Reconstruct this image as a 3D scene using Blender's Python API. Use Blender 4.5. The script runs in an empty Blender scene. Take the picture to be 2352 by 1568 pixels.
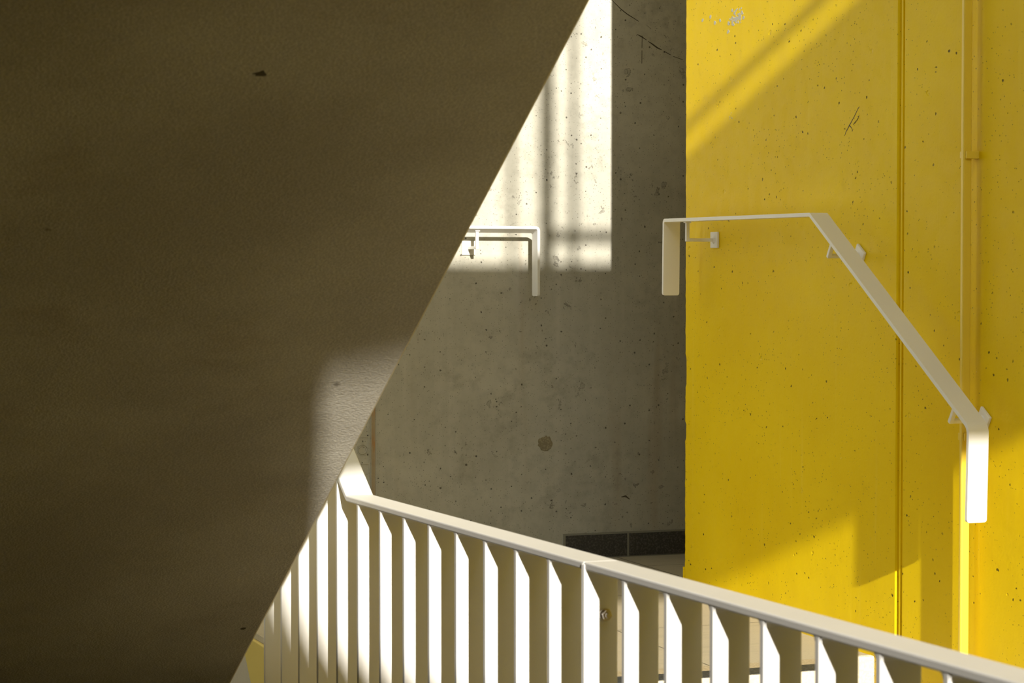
import bpy, bmesh, math, random
from mathutils import Vector, Matrix
random.seed(7)
S = bpy.context.scene
C = S.collection
ZO = 1.45          # the eye is 1.45 m above the lower landing, heights below are relative to the eye
SUN = Vector((1.0, 6.4, -2.15)).normalized()

# ------------------------------------------------------------------ materials
class NT:
    def __init__(s, name):
        s.m = bpy.data.materials.new(name); s.m.use_nodes = True
        s.t = s.m.node_tree; s.n = s.t.nodes
        s.b = s.n['Principled BSDF']
        s.co = s.n.new('ShaderNodeTexCoord').outputs['Object']
    def link(s, a, b): s.t.links.new(a, b)
    def new(s, t): return s.n.new(t)
    def mapv(s, scale):
        m = s.new('ShaderNodeMapping'); s.link(s.co, m.inputs['Vector']); m.inputs['Scale'].default_value = scale
        return m.outputs['Vector']
    def noise(s, scale, detail=4, rough=.55, vec=None):
        n = s.new('ShaderNodeTexNoise'); n.inputs['Scale'].default_value = scale
        n.inputs['Detail'].default_value = detail; n.inputs['Roughness'].default_value = rough
        s.link(vec or s.co, n.inputs['Vector']); return n.outputs['Fac']
    def ramp(s, fac, lo, hi, a=0., b=1.):
        m = s.new('ShaderNodeMapRange'); m.interpolation_type = 'SMOOTHSTEP'
        s.link(fac, m.inputs['Value'])
        for k, v in zip(('From Min', 'From Max', 'To Min', 'To Max'), (lo, hi, a, b)):
            m.inputs[k].default_value = v
        return m.outputs['Result']
    def math(s, op, a, b=None, c=None):
        m = s.new('ShaderNodeMath'); m.operation = op
        for i, v in enumerate((a, b, c)):
            if v is None: continue
            if isinstance(v, (int, float)): m.inputs[i].default_value = v
            else: s.link(v, m.inputs[i])
        return m.outputs[0]
    def mix(s, fac, a, b, mode='MIX'):
        m = s.new('ShaderNodeMix'); m.data_type = 'RGBA'; m.blend_type = mode
        if isinstance(fac, (int, float)): m.inputs[0].default_value = fac
        else: s.link(fac, m.inputs[0])
        for i, v in ((6, a), (7, b)):
            if isinstance(v, tuple): m.inputs[i].default_value = (*v, 1)
            else: s.link(v, m.inputs[i])
        return m.outputs[2]
    def warp(s, amt, scale, vec=None):
        n = s.new('ShaderNodeTexNoise'); n.inputs['Scale'].default_value = scale; n.inputs['Detail'].default_value = 2
        s.link(vec or s.co, n.inputs['Vector'])
        a = s.new('ShaderNodeVectorMath'); a.operation = 'SUBTRACT'; s.link(n.outputs['Color'], a.inputs[0]); a.inputs[1].default_value = (.5, .5, .5)
        k = s.new('ShaderNodeVectorMath'); k.operation = 'SCALE'; s.link(a.outputs[0], k.inputs[0]); k.inputs['Scale'].default_value = amt
        d = s.new('ShaderNodeVectorMath'); d.operation = 'ADD'; s.link(vec or s.co, d.inputs[0]); s.link(k.outputs[0], d.inputs[1])
        return d.outputs[0]
    def pits(s, scale, rmax, power, vec=None, soft=.6):
        """round blow-holes: one per Voronoi cell, each cell its own radius"""
        v = s.new('ShaderNodeTexVoronoi'); v.inputs['Scale'].default_value = scale
        s.link(vec or s.co, v.inputs['Vector'])
        sep = s.new('ShaderNodeSeparateColor'); s.link(v.outputs['Color'], sep.inputs[0])
        r = s.math('MULTIPLY', s.math('POWER', sep.outputs[0], power), rmax)
        q = s.math('DIVIDE', v.outputs['Distance'], s.math('ADD', r, 1e-4))
        return s.ramp(q, soft, 1.0, 1., 0.)
    def bump(s, h, strength, dist=.01, chain=None):
        b = s.new('ShaderNodeBump'); b.inputs['Strength'].default_value = strength; b.inputs['Distance'].default_value = dist
        s.link(h, b.inputs['Height'])
        if chain is not None: s.link(chain, b.inputs['Normal'])
        return b.outputs[0]
    def done(s, col, rough, normal=None):
        if isinstance(col, tuple): s.b.inputs['Base Color'].default_value = (*col, 1)
        else: s.link(col, s.b.inputs['Base Color'])
        if isinstance(rough, (int, float)): s.b.inputs['Roughness'].default_value = rough
        else: s.link(rough, s.b.inputs['Roughness'])
        if normal is not None: s.link(normal, s.b.inputs['Normal'])
        return s.m

def concrete_wall():
    t = NT('smooth_concrete')
    c = t.mix(t.ramp(t.noise(1.6, 5, .6), .35, .68), (.44, .425, .355), (.61, .59, .50))
    streak = t.noise(1.0, 4, .6, t.mapv((16, 16, .7)))
    c = t.mix(t.ramp(streak, .45, .75, 0, .38), c, (.57, .55, .48))
    rust = t.noise(1.0, 3, .5, t.mapv((11, 11, .8)))
    c = t.mix(t.ramp(rust, .58, .76, 0, .42), c, (.34, .25, .15))
    blot = t.noise(6, 6, .68)
    c = t.mix(t.ramp(blot, .54, .74, 0, .34), c, (.20, .185, .14))
    p1 = t.pits(58, .25, 3.2, t.warp(.006, 90))
    c = t.mix(t.ramp(t.noise(24, 6, .7), .42, .66, .0, .26), c, (.30, .285, .235))
    p2 = t.pits(165, .30, 1.3, t.warp(.003, 200))
    reg = t.ramp(t.noise(2.2, 2), .36, .56)
    cn = t.noise(30, 5, .62, t.warp(.04, 14))
    chip = t.math('MULTIPLY', t.ramp(cn, .665, .695), reg)
    rim = t.math('MULTIPLY', t.math('MULTIPLY', t.ramp(cn, .655, .670), t.ramp(cn, .680, .695, 1, 0)), reg)
    p3 = t.math('MULTIPLY', chip, .8)
    ring = rim
    dark = t.math('MAXIMUM', t.math('MULTIPLY', p1, .85), t.math('MULTIPLY', p2, .65))
    dark = t.math('MAXIMUM', dark, t.math('MULTIPLY', chip, .24))
    dark = t.math('MAXIMUM', dark, t.math('MULTIPLY', rim, .60))
    c = t.mix(dark, c, (.06, .052, .038))
    hgt = t.math('SUBTRACT', t.math('MULTIPLY', t.noise(60, 4), .12), t.math('ADD', p1, t.math('ADD', p3, t.math('MULTIPLY', ring, .5))))
    n = t.bump(hgt, .45, .004)
    return t.done(c, .85, n)

def concrete_rough():
    t = NT('rough_grey_concrete')
    c = t.mix(t.ramp(t.noise(2.2, 5, .6), .33, .68), (.45, .42, .355), (.58, .55, .47))
    c = t.mix(t.ramp(t.noise(3.0, 5, .65, t.mapv((1, 1, 2.4))), .56, .74, 0, .35), c, (.34, .26, .16))
    c = t.mix(t.ramp(t.noise(1.0, 4, .6, t.mapv((2.2, 1.2, 24))), .66, .78, 0, .35), c, (.30, .21, .11))
    grain = t.noise(240, 3, .5)
    peb = t.pits(120, .75, .4, t.warp(.006, 60), .1)
    c = t.mix(t.ramp(grain, .35, .70, .22, 0), c, (.13, .11, .075))
    c = t.mix(t.math('MULTIPLY', t.pits(9, .12, 5.0, t.warp(.03, 40), .4), .7), c, (.06, .045, .025))
    h = t.math('ADD', t.math('MULTIPLY', grain, .85), t.math('ADD', t.math('MULTIPLY', peb, .12), t.math('MULTIPLY', t.noise(75, 3), .40)))
    n = t.bump(h, .34, .005)
    return t.done(c, .9, n)

def yellow_paint():
    t = NT('yellow_painted_concrete')
    c = t.mix(t.ramp(t.noise(1.4, 4, .6), .3, .7), (.77, .535, .001), (.84, .61, .006))
    st = t.noise(1, 4, .6, t.mapv((30, 30, 1.1)))
    c = t.mix(t.ramp(st, .60, .78, 0, .25), c, (.90, .72, .10))
    dirt = t.noise(9, 6, .7)
    c = t.mix(t.ramp(dirt, .62, .76, 0, .22), c, (.52, .34, .01))
    el = t.mapv((1, .62, .82))
    p1 = t.math('MULTIPLY', t.pits(62, .21, 4.4, t.warp(.008, 110, el)), t.ramp(t.noise(3, 2), .34, .54, .30, 1))
    p2 = t.math('MULTIPLY', t.pits(150, .24, 2.2, t.warp(.003, 200, el)), t.ramp(t.noise(4.6, 3), .38, .58, .1, 1))
    p3 = t.pits(13, .10, 3.2, t.warp(.02, 45, el), .5)
    dark = t.math('MAXIMUM', p1, t.math('MULTIPLY', p2, .7))
    c = t.mix(t.math('MULTIPLY', dark, .88), c, (.035, .025, .004))
    sc = t.pits(8, .10, 4.0, t.warp(.05, 30), .3)
    c = t.mix(t.math('MULTIPLY', sc, .30), c, (.88, .78, .38))
    h = t.math('SUBTRACT', t.math('MULTIPLY', t.noise(120, 3), .16), t.math('ADD', p1, t.math('ADD', t.math('MULTIPLY', p2, .5), p3)))
    n = t.bump(h, .55, .004)
    n = t.bump(t.noise(7, 3), .10, .02, n)
    t.b.inputs['Specular IOR Level'].default_value = .1
    return t.done(c, t.ramp(t.noise(25, 3), .3, .7, .36, .50), n)

def plain(name, col, rough, metal=0., spec=.5, bump=.0, bscale=200):
    t = NT(name)
    t.b.inputs['Metallic'].default_value = metal
    t.b.inputs['Specular IOR Level'].default_value = spec
    v = t.noise(5, 4)
    c = t.mix(t.ramp(v, .35, .7, 0, .10), col, tuple(x * .72 for x in col))
    n = t.bump(t.noise(bscale, 3), bump, .002) if bump else None
    return t.done(c, rough, n)

def floor_tiles():
    t = NT('floor_tiles')
    c = t.mix(t.noise(3, 4), (.42, .365, .255), (.51, .45, .32))
    c = t.mix(t.ramp(t.noise(1, 5, .6, t.mapv((3, 22, 3))), .5, .72, 0, .35), c, (.30, .26, .18))
    c = t.mix(t.ramp(t.noise(220, 2), .58, .7, 0, .35), c, (.28, .24, .17))
    sep = t.new('ShaderNodeSeparateXYZ'); t.link(t.co, sep.inputs[0])
    lx = t.math('PINGPONG', t.math('ADD', sep.outputs[0], -3.003 + 6.0), .30)
    ly = t.math('PINGPONG', t.math('ADD', sep.outputs[1], -7.0 + 6.0), .30)
    j = t.ramp(t.math('MINIMUM', lx, ly), .0012, .003, 1, 0)
    c = t.mix(j, c, (.10, .085, .06))
    n = t.bump(t.math('SUBTRACT', t.math('MULTIPLY', t.noise(90, 3), .2), j), .3, .003)
    return t.done(c, .75, n)

def speckled(name, a, b, rough):
    t = NT(name)
    c = t.mix(t.ramp(t.noise(170, 3), .45, .66), a, b)
    c = t.mix(t.ramp(t.noise(14, 5), .5, .75, 0, .35), c, tuple(x * .6 for x in a))
    return t.done(c, rough, t.bump(t.noise(220, 3), .35, .003))

def rusty():
    t = NT('rust_stained_concrete')
    c = t.mix(t.ramp(t.noise(1, 5, .65, t.mapv((30, 30, 5))), .40, .62), (.40, .33, .22), (.42, .22, .08))
    return t.done(c, .9, t.bump(t.noise(150, 3), .3, .003))

M_CON = concrete_wall(); M_ROUGH = concrete_rough(); M_YEL = yellow_paint()
M_WHITE = plain('white_powder_coat', (.80, .79, .765), .42, bump=.05)
M_PIPE = plain('yellow_painted_pipe', (.82, .60, .06), .30)
M_FLOOR = floor_tiles()
M_STONE = speckled('pale_stone', (.60, .54, .42), (.74, .69, .57), .8)
M_BAND = speckled('brown_stone_band', (.42, .34, .20), (.52, .43, .28), .8)
M_BLACK = speckled('black_grip_strip', (.018, .022, .025), (.07, .075, .075), .6)
M_TILE = speckled('dark_granite', (.050, .046, .040), (.105, .098, .085), .7)
M_DARK = plain('passage_shade_dark', (.06, .056, .05), .8)  # shade put into the colour: keeps the unseen passage dark
M_GROUT = plain('grey_grout', (.27, .26, .21), .9)
M_STEEL = plain('steel', (.55, .50, .44), .28, metal=1.)
M_RUST = rusty()
M_MARK = plain('graphite_scuff', (.085, .072, .05), .9)
M_INK = plain('black_marker_ink', (.02, .018, .015), .6)
M_PINK = plain('pink_chalk', (.80, .40, .36), .9)
M_CHIP = plain('bare_primer', (.50, .49, .42), .8)
M_PATCH = speckled('repair_mortar', (.24, .205, .13), (.34, .30, .20), .95)
M_PALEY = plain('pale_yellow_paint', (.66, .50, .11), .6)
M_GROUND = speckled('light_paving', (.11, .105, .085), (.15, .14, .115), .9)

# ------------------------------------------------------------------ helpers
def obj(name, bm, mat, parent=None, bevel=0., seg=2, smooth=False):
    bmesh.ops.recalc_face_normals(bm, faces=bm.faces[:])
    me = bpy.data.meshes.new(name)
    if parent is None or parent.type != 'EMPTY':
        pass
    bm.to_mesh(me); bm.free()
    o = bpy.data.objects.new(name, me); C.objects.link(o)
    me.materials.append(mat)
    o.location.z = ZO
    if parent is not None:
        o.parent = parent
        o.matrix_parent_inverse = Matrix.Translation(-world_loc(parent))
    if bevel:
        b = o.modifiers.new('bevel', 'BEVEL'); b.width = bevel; b.segments = seg; b.limit_method = 'ANGLE'; b.angle_limit = math.radians(35)
        b.harden_normals = False
    if smooth:
        for p in me.polygons: p.use_smooth = True
    return o

def world_loc(o):
    # nothing here is rotated or scaled, every object keeps a pure translation
    if o.type == 'EMPTY': return Vector(o.location)
    return Vector((0, 0, ZO))

def empty(name, loc, label, cat, group=None):
    e = bpy.data.objects.new(name, None); C.objects.link(e)
    e.location = (loc[0], loc[1], loc[2] + ZO); e.empty_display_size = .1
    tag(e, label, cat, group); return e

def tag(o, label=None, cat=None, group=None, kind=None):
    for k, v in (('label', label), ('category', cat), ('group', group), ('kind', kind)):
        if v: o[k] = v
    return o

def box(bm, a, b):
    v = [bm.verts.new((x, y, z)) for x in (a[0], b[0]) for y in (a[1], b[1]) for z in (a[2], b[2])]
    for f in ((0, 1, 3, 2), (4, 6, 7, 5), (0, 4, 5, 1), (2, 3, 7, 6), (0, 2, 6, 4), (1, 5, 7, 3)):
        bm.faces.new([v[i] for i in f])
    return bm

def boxes(*ab):
    bm = bmesh.new()
    for a, b in ab: box(bm, a, b)
    return bm

def obox(bm, c, ax, ay, az, hx, hy, hz):
    """box about c with its own axes and half sizes"""
    v = [bm.verts.new(c + ax * (sx * hx) + ay * (sy * hy) + az * (sz * hz)) for sx in (-1, 1) for sy in (-1, 1) for sz in (-1, 1)]
    for f in ((0, 1, 3, 2), (4, 6, 7, 5), (0, 4, 5, 1), (2, 3, 7, 6), (0, 2, 6, 4), (1, 5, 7, 3)):
        bm.faces.new([v[i] for i in f])

def prism(pts, axis, lo, hi):
    """polygon (2-D points) pushed along one axis; axis 'x': (y,z), 'y': (x,z), 'z': (x,y)"""
    bm = bmesh.new()
    mk = {'x': lambda p, t: (t, p[0], p[1]), 'y': lambda p, t: (p[0], t, p[1]), 'z': lambda p, t: (p[0], p[1], t)}[axis]
    A = [bm.verts.new(mk(p, lo)) for p in pts]; B = [bm.verts.new(mk(p, hi)) for p in pts]
    bm.faces.new(A); bm.faces.new(B[::-1])
    for i in range(len(pts)):
        j = (i + 1) % len(pts); bm.faces.new((A[i], B[i], B[j], A[j]))
    return bm

def cyl(bm, c, axis, r, h, n=24, r2=None):
    axis = axis.normalized(); u = axis.orthogonal().normalized(); w = axis.cross(u)
    r2 = r if r2 is None else r2
    A = [bm.verts.new(c + u * (r * math.cos(2 * math.pi * i / n)) + w * (r * math.sin(2 * math.pi * i / n))) for i in range(n)]
    B = [bm.verts.new(c + axis * h + u * (r2 * math.cos(2 * math.pi * i / n)) + w * (r2 * math.sin(2 * math.pi * i / n))) for i in range(n)]
    bm.faces.new(A[::-1]); bm.faces.new(B)
    for i in range(n):
        j = (i + 1) % n; bm.faces.new((A[i], A[j], B[j], B[i]))

def fillet(pts, radii, n=7):
    """2-D polyline with rounded corners"""
    out = [Vector(pts[0])]
    for i in range(1, len(pts) - 1):
        p = Vector(pts[i]); a = (Vector(pts[i - 1]) - p).normalized(); b = (Vector(pts[i + 1]) - p).normalized()
        half = a.angle(b) / 2; r = radii[i - 1]; d = r / math.tan(half)
        c = p + (a + b).normalized() * (r / math.sin(half))
        s = p + a * d - c; e = p + b * d - c
        ang = s.angle_signed(e)
        for k in range(n + 1):
            t = -ang * k / n
            out.append(c + Vector((s.x * math.cos(t) - s.y * math.sin(t), s.x * math.sin(t) + s.y * math.cos(t))))
    out.append(Vector(pts[-1])); return out

def sweep(path, to3, w0, w1, th, side, shear=None, rnd=(True, True), er=.007):
    """flat bar: path = outer face line (2-D, in-plane); w0..w1 = the width range across the plane;
    th = thickness towards 'side' (+1 left of travel, -1 right). shear(i,n) drops the far edge. Rounded ends."""
    n = len(path)
    # resample the ends so that the corners of the bar's end can be rounded
    st = []
    def addp(p, inset): st.append((p, inset))
    d0 = (path[1] - path[0]).normalized(); d1 = (path[-1] - path[-2]).normalized()
    K = 5
    if rnd[0]:
        for k in range(K + 1):
            a = math.pi / 2 * k / K; addp(path[0] + d0 * (er * (1 - math.cos(a))), er * (1 - math.sin(a)))
        mid = path[1:]
    else: mid = path
    last = mid[:-1] if rnd[1] else mid
    for p in last: addp(p, 0)
    if rnd[1]:
        for k in range(K + 1):
            a = math.pi / 2 * (1 - k / K); addp(path[-1] - d1 * (er * (1 - math.cos(a))), er * (1 - math.sin(a)))
    P = [s[0] for s in st]; m = len(P)
    bm = bmesh.new(); rings = []
    for i in range(m):
        a = (P[i] - P[i - 1]).normalized() if i else (P[1] - P[0]).normalized()
        b = (P[i + 1] - P[i]).normalized() if i < m - 1 else a
        t = (a + b).normalized(); nrm = Vector((-t.y, t.x)) * side
        k = 1 / max(.5, t.dot(b))
        q = P[i] + nrm * (th * k); ins = st[i][1]
        sh = shear(P[i]) if shear else 0.
        lo, hi = w0 + ins, w1 - ins
        dz = Vector((0, 0, -sh))
        rings.append([bm.verts.new(to3(P[i], lo)), bm.verts.new(to3(P[i], hi) + dz), bm.verts.new(to3(q, hi) + dz), bm.verts.new(to3(q, lo))])
    for i in range(m - 1):
        for k in range(4):
            bm.faces.new((rings[i][k], rings[i][(k + 1) % 4], rings[i + 1][(k + 1) % 4], rings[i + 1][k]))
    bm.faces.new(rings[0]); bm.faces.new(rings[-1][::-1])
    return bm

def stroke(pts, w, to3, off):
    """thin raised ribbon lying on a wall"""
    bm = bmesh.new(); P = [Vector(p) for p in pts]; L = []
    for i, p in enumerate(P):
        a = (p - P[i - 1]) if i else (P[1] - p)
        b = (P[i + 1] - p) if i < len(P) - 1 else a
        t = (a.normalized() + b.normalized())
        t = t.normalized() if t.length > 1e-3 else a.normalized()
        nn = Vector((-t.y, t.x)) * (w * .5 * (random.uniform(.6, 1.2) if 0 < i < len(P) - 1 else .45))
        L.append([bm.verts.new(to3(p + s * nn, o)) for s, o in ((1, off), (-1, off), (-1, 0), (1, 0))])
    for i in range(len(L) - 1):
        for k in range(4): bm.faces.new((L[i][k], L[i][(k + 1) % 4], L[i + 1][(k + 1) % 4], L[i + 1][k]))
    bm.faces.new(L[0]); bm.faces.new(L[-1][::-1])
    return bm

def blob(bm, c, r, to3, off, n=11, rough=.45, sq=(1, 1)):
    rr = [r * random.uniform(1 - rough, 1) for _ in range(n)]
    A = [bm.verts.new(to3(Vector((c[0] + sq[0] * rr[i] * math.cos(2 * math.pi * i / n), c[1] + sq[1] * rr[i] * math.sin(2 * math.pi * i / n))), off)) for i in range(n)]
    B = [bm.verts.new(to3(Vector((c[0] + sq[0] * rr[i] * math.cos(2 * math.pi * i / n), c[1] + sq[1] * rr[i] * math.sin(2 * math.pi * i / n))), 0)) for i in range(n)]
    bm.faces.new(A); bm.faces.new(B[::-1])
    for i in range(n): bm.faces.new((A[i], B[i], B[(i + 1) % n], A[(i + 1) % n]))

# ------------------------------------------------------------------ the shell
XY, YB, YE = 2.84, 7.25, 6.335
# yellow wall: plan profile with the pressed panel joint, far arris slightly broken
bm = bmesh.new()
z0, z1 = -1.6, 3.5
plan = [(XY, -3.99), (XY, 5.063), (XY + .004, 5.066), (XY + .010, 5.068), (XY + .010, 5.074), (XY + .002, 5.076),
        (XY + .002, 5.083), (XY + .012, 5.085), (XY + .012, 5.093), (XY + .003, 5.096), (XY, 5.099)]
nz = 520
zs = [z0 + (z1 - z0) * i / nz for i in range(nz + 1)]
lo = [bm.verts.new((x, y, z0)) for x, y in plan]; hi = [bm.verts.new((x, y, z1)) for x, y in plan]
for i in range(len(plan) - 1): bm.faces.new((lo[i], lo[i + 1], hi[i + 1], hi[i]))
e1 = [bm.verts.new((XY, YE + (.0 if abs(z) > 2 else random.uniform(-.0022, .0010)) + (-.006 if -.36 < z < -.27 or -.52 < z < -.47 else 0), z)) for z in zs]
e2 = [bm.verts.new((XY + .006, YE + .003, z)) for z in zs]
e3 = [bm.verts.new((XY + .30, YE + .003, z)) for z in zs]
bm.faces.new([lo[-1]] + e1 + [hi[-1]])
for A, B in ((e1, e2), (e2, e3)):
    for i in range(nz): bm.faces.new((A[i], A[i + 1], B[i + 1], B[i]))
b0 = bm.verts.new((XY + .30, -3.99, z0)); b1 = bm.verts.new((XY + .30, -3.99, z1))
bm.faces.new([b0] + e3 + [b1]); bm.faces.new((lo[0], hi[0], b1, b0))
bm.faces.new(lo + [e1[0], e2[0], e3[0], b0]); bm.faces.new(hi + [e1[-1], e2[-1], e3[-1], b1])
wall_right = tag(obj('wall_right', bm, M_YEL), 'yellow painted concrete wall with a vertical joint and blow-holes', 'wall', kind='structure')
toY = lambda p, o: Vector((XY - o, p[0], p[1]))
for pts, w in (([(5.2889, .3822), (5.2959, .3783), (5.3161, .3591), (5.3432, .3367), (5.3592, .3234), (5.366, .314)], .0026),
               ([(5.3433, .3389), (5.3355, .3362), (5.3295, .3317), (5.3249, .326), (5.3271, .3229)], .0024),
               ([(5.3204, .3399), (5.3137, .3449), (5.3181, .3387), (5.3092, .3479), (5.3114, .3415), (5.3046, .3498), (5.3069, .3445), (5.2979, .3548), (5.3001, .3485), (5.2934, .3556)], .0024),
               ([(5.2979, .358), (5.2925, .3590), (5.2889, .3607)], .0024), ([(5.2945, .3535), (5.2925, .3580), (5.2915, .3602)], .0022),
               ([(5.3215, .3290), (5.3205, .3283)], .0024)):
    tag(obj('signature', stroke(pts, w, toY, .0004), M_INK, wall_right), 'small handwritten black marker signature')
bm = bmesh.new()
for c in [(6.1395, .6686), (6.2216, .6837), (6.1687, .6884), (6.1049, .6715)]: blob(bm, c, .007, toY, .0004, sq=(1.2, 1))
for k in range(46):
    q = random.random()
    blob(bm, (6.003 + random.gauss(0, .024) - .008 * q, .664 + random.gauss(0, .011)), random.uniform(.0025, .0085), toY, .0004 + k * 1e-6, n=9, rough=.6, sq=(1.3, 1))
for k in range(10): blob(bm, (6.035 + random.gauss(0, .016), .398 + random.gauss(0, .004)), random.uniform(.001, .003), toY, .0004, n=8, rough=.6)
tag(obj('paint_chip', bm, M_CHIP, wall_right), 'grey patch where the yellow paint has peeled')
tag(obj('trim_1', boxes(((XY + .0005, YE + .003, -.972), (XY + .30, YE + .016, -.887))), M_YEL), 'yellow painted skirting across the end of the yellow wall', 'skirting', kind='structure')

# back wall
wall_back = tag(obj('wall_back', boxes(((-1.3, YB, -2.2), (4.4, YB + .25, 3.5))), M_CON), 'grey cast concrete back wall with blow-holes and rust streaks', 'wall', kind='structure')
toB = lambda p, o: Vector((p[0], YB - o, p[1]))
for pts, w in (([(2.9844, .8505), (3.0152, .8234), (3.0383, .8072), (3.08, .7845)], .004), ([(3.0739, .7418), (3.09, .735), (3.1079, .7244)], .0040),
               ([(3.114, .7205), (3.1300, .7110), (3.1468, .7), (3.162, .694)], .0042), ([(3.170, .690), (3.1936, .6786)], .005), ([(3.203, .674), (3.2375, .6641)], .004),
               ([(3.0924, .7381), (3.0917, .6983)], .004), ([(3.0917, .690), (3.0911, .6471)], .004), ([(3.1078, .7727), (3.1234, .7618)], .002),
               ([(3.0209, -.7734), (3.0364, -.7711), (3.0503, -.7816)], .006)):
    obj('scuff_mark', stroke(pts, w, toB, .0004), M_MARK, wall_back)
for pts, w in (([(2.8827, .3987), (2.8873, .3918), (2.8949, .382)], .006), ([(2.8888, .4045), (2.8964, .4117), (2.904, .4175), (2.9131, .4148)], .004),
               ([(2.8008, .4085), (2.8023, .4044)], .005)):
    tag(obj('chalk_mark', stroke(pts, w, toB, .0004), M_PINK, wall_back), 'faint pink chalk mark')
bm = bmesh.new(); blob(bm, (2.753, -.590), .027, toB, .0015, n=26, rough=.22)
tag(obj('mortar_patch', bm, M_PATCH, wall_back), 'round brown mortar patch', None)
# formwork joint with rust, and the plugged tie hole beside it
obj('formwork_joint', boxes(((2.1555, YB - .003, -1.6), (2.1585, YB, 1.2)), ((2.1620, YB - .003, -1.6), (2.1645, YB, 1.2)), ((2.1790, YB - .003, -1.6), (2.1815, YB, 1.2)),
                            ((2.06, YB - .003, -.555), (2.1555, YB, -.552)), ((2.13, YB - .003, -.640), (2.1555, YB, -.637))), M_CON, wall_back)
tag(obj('rust_streak', boxes(((2.1660, YB - .0012, -1.6), (2.1785, YB, 1.2))), M_RUST, wall_back), 'rust brown vertical streak')
bm = bmesh.new()
N = 40
for r0, r1 in ((.0115, .0135), (.0165, .0180)):
    ring = []
    for i in range(N):
        a = 2 * math.pi * i / N; cx, cz = math.cos(a), math.sin(a)
        ring.append([bm.verts.new((2.1350 + r * cx, y, -.595 + r * cz)) for r, y in ((r0, YB), (r0, YB - .003), (r1, YB - .003), (r1, YB))])
    for i in range(N):
        for k in range(3): bm.faces.new((ring[i][k], ring[i][k + 1], ring[(i + 1) % N][k + 1], ring[(i + 1) % N][k]))
obj('tie_hole', bm, M_CON, wall_back)

tag(obj('passage_shade_wall', boxes(((4.2, YE - .2, -1.2), (4.4, YB, 3.5)), ((XY + .301, YE - .2, -1.2), (4.2, YE + .003, 3.5))), M_DARK), 'unseen passage walls, added and coloured dark to deepen the shade', 'wall', kind='structure')  # added out of view to block stray sky and darken the passage
tag(obj('wall_left', boxes(((-1.5, -3.99, -1.62), (-1.3, 6.35, 3.5))), M_CON), 'unseen concrete wall left of the stair, cut short to admit skylight', 'wall', kind='structure')  # length set by how much skylight passes its far end
tag(obj('passage_shade_ceiling', boxes(((XY + .02, YE + .01, 1.75), (4.2, YB - .001, 1.9))), M_DARK), 'unseen passage ceiling, added and coloured dark to deepen the shade', 'ceiling', kind='structure')  # dark lid added out of view so the passage stays in shade
# floors
tag(obj('floor', boxes(((1.50, 5.212, -1.20), (4.4, YB, -.97))), M_FLOOR), 'tiled upper landing floor', 'floor', kind='structure')
tag(obj('floor_lower', boxes(((1.26, -1.2, -1.62), (XY, 4.54, -1.45))), M_STONE), 'pale stone lower landing', 'floor', kind='structure')
tag(obj('floor_ground', boxes(((-14, -24, -1.72), (14, YB + .25, -1.62))), M_GROUND), 'ground paving', 'floor', kind='structure')
# landing edge painted yellow, cut off on a slant at its far end
tag(obj('trim_2', prism([(5.22, -.985), (6.205, -.985), (6.00, -1.19), (5.22, -1.19)], 'x', 1.488, 1.50), M_PALEY, bevel=.003), 'pale yellow edge of the upper landing', 'trim', kind='structure')
# skirting tiles on the back wall
bm = boxes(((2.822, YB - .010, -.966), (3.038, YB, -.893)), ((3.046, YB - .010, -.966), (3.60, YB, -.893)), ((3.608, YB - .010, -.966), (4.2, YB, -.893)))
bb = tag(obj('baseboard_back', bm, M_TILE), 'dark granite skirting tiles at the foot of the back wall', 'skirting', kind='structure')
obj('grout', boxes(((2.815, YB - .0075, -.970), (4.2, YB - .0002, -.8875))), M_GROUT, bb)

# overhead: cross beam with parapet, landing slab, added front pier, roof
y0 = 1.5
def sx(X, y=y0): return X + y / 6.4
def sz(Z, y=y0): return Z - .336 * y
yb_ = y0 - .14
beam = [(-1.3, sz(1.30, yb_)), (XY, sz(1.30, yb_)), (XY, sz(2.43)), (1.22, sz(2.43)), (1.22, 1.22), (-1.3, 1.22)]
tag(obj('ceiling', prism(beam, 'y', y0 - .14, y0), M_CON), 'concrete cross beam and parapet of the next landing', 'ceiling', kind='structure')
tag(obj('ceiling_landing', boxes(((-1.3, .02, 1.225), (XY, y0 - .145, 1.45))), M_CON), 'concrete slab of the next landing', 'ceiling', kind='structure')
yp = -.3
ROOF_Y = 2.4  # roof edge set back so more sky enters
ypn = yp - .25      # the near face is the one that throws the shadow edge
ZL = lambda Z: Z - .336 * ypn
pier = [(-1.5, 2.0), (XY - .002, 2.0), (XY - .002, ZL(1.124)), (1.8, ZL(1.140)), (.60, ZL(1.128)), (.385, ZL(1.108))] + [(X + ypn / 6.4, ZL(Z)) for X, Z in ((.480, 1.08), (.497, 1.045), (.524, .955), (.550, .875), (.582, .790), (.620, .705), (.69, .57), (.81, .38), (.98, .12), (1.15, -.1))] + [(1.10, -1.62), (-1.5, -1.62)]  # unseen outline, shaped to throw the shade edges on soffit and walls
tag(obj('light_mask_wall', boxes(((-1.5, -4.2, -1.62), (-.20, -4., 3.5)), ((-.20, -4.2, -1.62), (1.95, -4., 1.30)), ((-.20, -4.2, 2.62), (1.95, -4., 3.5)),
                                ((1.95, -4.2, -1.62), (XY + .3, -4., 3.5))), M_CON), 'unseen facade wall added to limit sun and sky to one opening', 'wall', kind='structure')  # added behind the camera to cut the light from the front
tag(obj('shade_pier', prism(pier, 'y', yp - .25, yp), M_CON), 'unseen battered concrete pier added to shape the sunlight', 'wall', kind='structure')
tag(obj('ceiling_roof', boxes(((-1.5, ROOF_Y, 3.5), (4.4, YB + .25, 3.7))), M_CON), 'unseen concrete roof slab, set back to admit more sky', 'ceiling', kind='structure')

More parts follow.
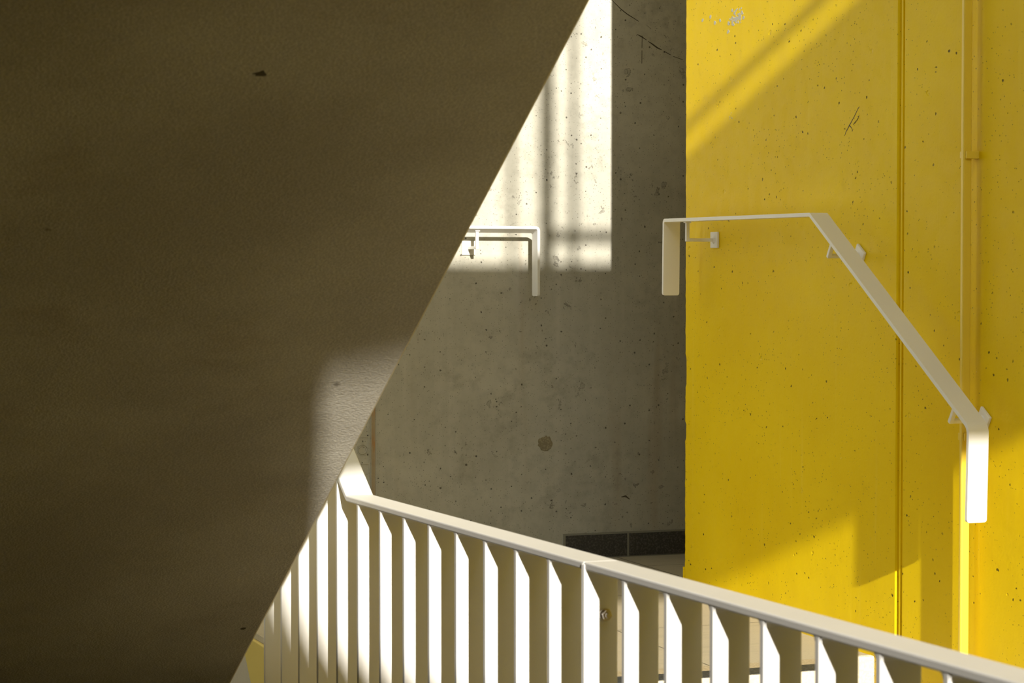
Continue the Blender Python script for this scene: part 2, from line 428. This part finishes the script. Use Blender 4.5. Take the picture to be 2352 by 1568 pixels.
# guard on the parapet (its shadow falls on both walls)
g = empty('parapet_guard', (2.0, y0 - .07, sz(2.43)), 'white steel guard bar on posts along the top of the concrete parapet', 'railing')
obj('guard_bar', boxes(((sx(1.600), y0 - .09, sz(2.500, y0 - .07)), (XY, y0 - .05, sz(2.532, y0 - .07)))), M_WHITE, g, bevel=.004)
for X0, X1, yy in ((1.592, 1.638, 0), (1.690, 1.711, -.045), (1.478, 1.494, -.045)):
    obj('post', boxes(((sx(X0), y0 - .09 + yy, sz(2.43)), (sx(X1), y0 - .05 + yy, 3.5))), M_WHITE, g)

# ------------------------------------------------------------------ stair flight overhead (its soffit fills the left)
xs, zs_, k = 1.2, .349, -.604
def soff(y): return zs_ + k * (y - 2.984)
low_y = 5.06 + .0
prof = [(1.51, soff(1.51)), (6.1, soff(6.1))]
prof.append((6.1, soff(6.1) + .10))
y = 6.1; run = .265; top = soff(6.1) + .10
n = 17
st = []
yy = 6.1; zz = soff(6.1) + .24
st.append((yy, zz))
while yy - run > 1.51:
    yy -= run; st.append((yy, zz)); zz += run * .604; st.append((yy, zz))
st.append((1.51, zz))
prof = [(1.51, soff(1.51)), (6.1, soff(6.1))] + st
fl = obj('staircase', prism(prof, 'x', -1.29, xs), M_ROUGH, bevel=.006, seg=1)
tag(fl, 'rough bare concrete underside of a stair flight crossing diagonally overhead on the left', 'staircase')
toS = lambda p, o: Vector((p[0], p[1], soff(p[1]) - o * .9))
def soffit_to3(p, o): return Vector((p[0], p[1] - o * .5, soff(p[1]) - o * .86))
bm = bmesh.new(); blob(bm, (.7853, 3.145), .013, soffit_to3, .0006, n=14, rough=.5, sq=(.9, .55))
obj('dark_stain', bm, M_MARK, fl)
bm = bmesh.new(); blob(bm, (1.1625, 4.816), .008, soffit_to3, .0006, n=10, rough=.4, sq=(.9, .7))
obj('dark_stain', bm, M_MARK, fl)

# ------------------------------------------------------------------ short flight of three steps between the landings
se = empty('short_staircase', (2.0, 4.9, -1.45), 'short pale stone staircase with black grip strips between the two landings', 'staircase')
def steps_prof():
    return [(5.21, -.97), (5.06, -.97), (5.06, -1.13), (4.80, -1.13), (4.80, -1.29), (4.54, -1.29), (4.54, -1.45), (4.54, -1.60), (5.21, -1.60)]
obj('steps', prism(steps_prof(), 'x', 1.37, 2.70), M_STONE, se)
obj('side_skirt', boxes(((2.703, 5.19, -1.60), (XY - .001, 5.2115, -.966))), M_STONE, se, bevel=.008)
for yy, zz in ((5.06, -.97), (4.80, -1.13), (4.54, -1.29)):
    obj('grip_strip', boxes(((1.40, yy + .006, zz - .002), (2.69, yy + .082, zz + .0015))), M_BLACK, se)
    obj('stone_band', boxes(((1.38, yy + .084, zz - .002), (2.695, yy + .150, zz + .001))), M_BAND, se)

# ------------------------------------------------------------------ wall handrails
def bracket(parent, top, into, along, up, reach, drop=.056, plate=.0225):
    """square bar bent from the underside of the rail to a plate on the wall"""
    w = .0050
    br = bmesh.new()
    obox(br, top - up * (drop / 2), into, along, up, w, w, drop / 2)
    obox(br, top - up * (drop - w) + into * (reach / 2 + w * .3), into, along, up, reach / 2 + w * .3, w * .94, w * .94)
    obox(br, top - up * .0015, into, along, up, w * 1.8, w * 1.6, .0025)
    b = obj('bracket', br, M_WHITE, parent, bevel=.0016)
    pl = bmesh.new(); c = top - up * (drop - w) + into * reach
    obox(pl, c - into * .0037, into, along, up, .0035, plate, plate)
    obj('wall_plate', pl, M_WHITE, b, bevel=.0016)
    ro = bmesh.new(); cyl(ro, c - into * .0068, -into, .0115, .005, 20, .0075)
    obj('rosette', ro, M_WHITE, b, bevel=.001)

# on the yellow wall
hy = empty('wall_handrail', (2.75, 5.4, -.1), 'white flat bar handrail bent downhill along the yellow wall, both ends turned down', 'handrail', 'white flat bar wall handrails')
F, B = XY - .1126, XY - .0626
P = fillet([(6.249, -.0965), (6.244, .1205), (5.336, .1205), (4.571, -.361), (4.577, -.5735)], [.013, .016, .030])
toR = lambda p, w: Vector((w, p[0], p[1]))
obj('rail_bar', sweep(P, toR, F, B, .0095, 1), M_WHITE, hy, bevel=.0022, seg=2)
xm = (F + B) / 2
X, Yv, Z = Vector((1, 0, 0)), Vector((0, 1, 0)), Vector((0, 0, 1))
bracket(hy, Vector((xm, 6.129, .111)), X, Yv, Z, XY - xm)
sl = Vector((0, -.765, -.4815)).normalized(); up = Vector((0, -sl.z, sl.y)); up = up if up.z > 0 else -up
def on_slope(s):
    p = Vector((0, 5.336, .1205)) + sl * s - up * .0095; return Vector((xm, p.y, p.z))
bracket(hy, on_slope(.105), X, sl, up, XY - xm)
bracket(hy, on_slope(.800), X, sl, up, XY - xm)

# on the back wall
hb = empty('wall_handrail', (2.4, 7.17, .05), 'white flat bar handrail with turned down end on the bare concrete back wall', 'handrail', 'white flat bar wall handrails')
F, B = YB - .112, YB - .062
P = fillet([(2.693, -.111), (2.693, .111), (2.15, .1135), (1.62, .42)], [.014, .03])
toB2 = lambda p, w: Vector((p[0], w, p[1]))
def shear(p): return .0125 * max(0., min(1., (p.y - .05) / .05)) if p.x > 1.5 else 0.
obj('rail_bar', sweep(P, toB2, F, B, .0085, 1, shear=shear), M_WHITE, hb, bevel=.0020, seg=2)
ym = (F + B) / 2
bracket(hb, Vector((2.489, ym, .098)), Yv, -X, Z, YB - ym, drop=.060)

# ------------------------------------------------------------------ balustrade
XB, WB, TH = 1.300, .056, .0120
def zr(y): return -.4605 + (4.526 - y) * .0148 if y <= 4.526 else -.4605 + (y - 4.526) * .60
bal = empty('balustrade', (1.33, 3.2, -1.45), 'white steel balustrade of wide flat balusters under a flat top rail beside the landing', 'railing')
y13 = 5.1873 - .1484 * 13
toL = lambda p, w: Vector((w, p[0], p[1]))
far = fillet([(y13 + .0062, zr(y13 + .0062)), (4.526, zr(4.526)), (5.215, zr(5.215))], [.02])
obj('top_rail', sweep(far, toL, XB, XB + WB, TH, -1, rnd=(False, False)), M_WHITE, bal, bevel=.0025)
near = [Vector((.9, zr(.9))), Vector((y13 + .0058, zr(y13 + .0058)))]
obj('top_rail', sweep(near, toL, XB, XB + WB, TH, -1, rnd=(False, False)), M_WHITE, bal, bevel=.0025)
def zb(y): return -1.42
for k in range(0, 29):
    y = 5.1873 - .1484 * k
    if k == 13: continue
    bm = bmesh.new()
    t = .0115
    zt0, zt1 = zr(y) - TH + .002, zr(y + t) - TH + .002
    v = [bm.verts.new(p) for p in ((XB + .001, y, zb(y)), (XB + WB - .002, y, zb(y)), (XB + WB - .002, y, zt0), (XB + .001, y, zt0),
                                   (XB + .001, y + t, zb(y)), (XB + WB - .002, y + t, zb(y)), (XB + WB - .002, y + t, zt1), (XB + .001, y + t, zt1))]
    for f in ((0, 1, 2, 3), (4, 7, 6, 5), (0, 4, 5, 1), (1, 5, 6, 2), (2, 6, 7, 3), (3, 7, 4, 0)): bm.faces.new([v[i] for i in f])
    # weld fillets towards the rail
    r = .010
    for s, ye in ((-1, y), (1, y + t)):
        sm = zr(ye + s * r * .6) - TH + .001
        q = [(ye, sm - r), (ye, sm + .001), (ye + s * r, sm + .001), (ye + s * r * .35, sm - r * .35)]
        A = [bm.verts.new((XB + .0014, a, b)) for a, b in q]; Bq = [bm.verts.new((XB + WB - .0024, a, b)) for a, b in q]
        bm.faces.new(A); bm.faces.new(Bq[::-1])
        for i in range(4): bm.faces.new((A[i], Bq[i], Bq[(i + 1) % 4], A[(i + 1) % 4]))
    obj('baluster', bm, M_WHITE, bal, bevel=.0016)
# the splice: two end plates bolted together, flush with the top of the rail
for a, b in ((y13, y13 + .0055), (y13 + .006, y13 + .0115)):
    obj('splice_plate', boxes(((XB - .0016, a, -1.42), (XB + WB - .004, b, zr(y13) - .003))), M_WHITE, bal, bevel=.0012)
bm = bmesh.new()
cyl(bm, Vector((1.332, y13, -.5205)), Vector((0, -1, 0)), .0095, .002, 24)
cyl(bm, Vector((1.332, y13 - .002, -.5205)), Vector((0, -1, 0)), .0078, .008, 6)
cyl(bm, Vector((1.332, y13 - .010, -.5205)), Vector((0, -1, 0)), .0048, .004, 16, .004)
tag(obj('bolt', bm, M_STEEL, bal, bevel=.0008), 'steel hexagon bolt')
obj('bottom_rail', boxes(((XB, .9, -1.44), (XB + WB, 5.215, -1.42))), M_WHITE, bal)

# ------------------------------------------------------------------ conduit
pc = empty('conduit_pipe', (2.814, 4.737, -1.45), 'yellow painted vertical pipe clipped to the yellow wall behind the lower rail end', 'pipe')
obj('pipe', boxes(((2.803, 4.729, -1.45), (2.825, 4.7415, 3.45))), M_PIPE, pc, bevel=.0035, seg=3)
for zz in (.2395, -.3966, -1.05, .95):
    bm = bmesh.new()
    box(bm, (2.8075, 4.723, zz - .0085), (XY, 4.7288, zz + .0085))
    box(bm, (2.826, 4.7288, zz - .0085), (XY, 4.742, zz + .0085))
    box(bm, (2.8055, 4.742, zz - .0080), (XY, 4.750, zz + .0080))
    obj('pipe_clip', bm, M_PIPE, pc, bevel=.0012)

# ------------------------------------------------------------------ light
sun = bpy.data.lights.new('sun', 'SUN'); sun.energy = 7.8; sun.angle = math.radians(.58); sun.color = (1.0, .94, .84)
so = bpy.data.objects.new('sun', sun); C.objects.link(so); so.rotation_euler = SUN.to_track_quat('-Z', 'Y').to_euler(); so.location = (-4, -20, 9)
w = bpy.data.worlds.new('sky'); S.world = w; w.use_nodes = True
wn = w.node_tree.nodes; wl = w.node_tree.links
bg = wn['Background']
bg.inputs['Color'].default_value = (.88, .90, .82, 1); bg.inputs['Strength'].default_value = 2.6

# ------------------------------------------------------------------ camera
f = 5500.; a = math.radians(20); p = math.atan(184 / f)
Rv = Vector((math.cos(a), -math.sin(a), 0)); F0 = Vector((math.sin(a), math.cos(a), 0))
Fv = F0 * math.cos(p) - Z * math.sin(p); Uv = Z * math.cos(p) + F0 * math.sin(p)
cam = bpy.data.cameras.new('camera'); co = bpy.data.objects.new('camera', cam); C.objects.link(co)
m = Matrix((Rv, Uv, -Fv)).transposed().to_4x4(); m.translation = Vector((0, 0, ZO)); co.matrix_world = m
cam.sensor_width = 36; cam.lens = 36 * f / 2352; cam.clip_start = .05
cam.dof.use_dof = True; cam.dof.focus_distance = 6.5; cam.dof.aperture_fstop = 15
S.camera = co
S.view_settings.view_transform = 'Standard'; S.view_settings.look = 'None'; S.view_settings.gamma = 1; S.view_settings.use_curve_mapping = False
S.view_settings.exposure = 0.
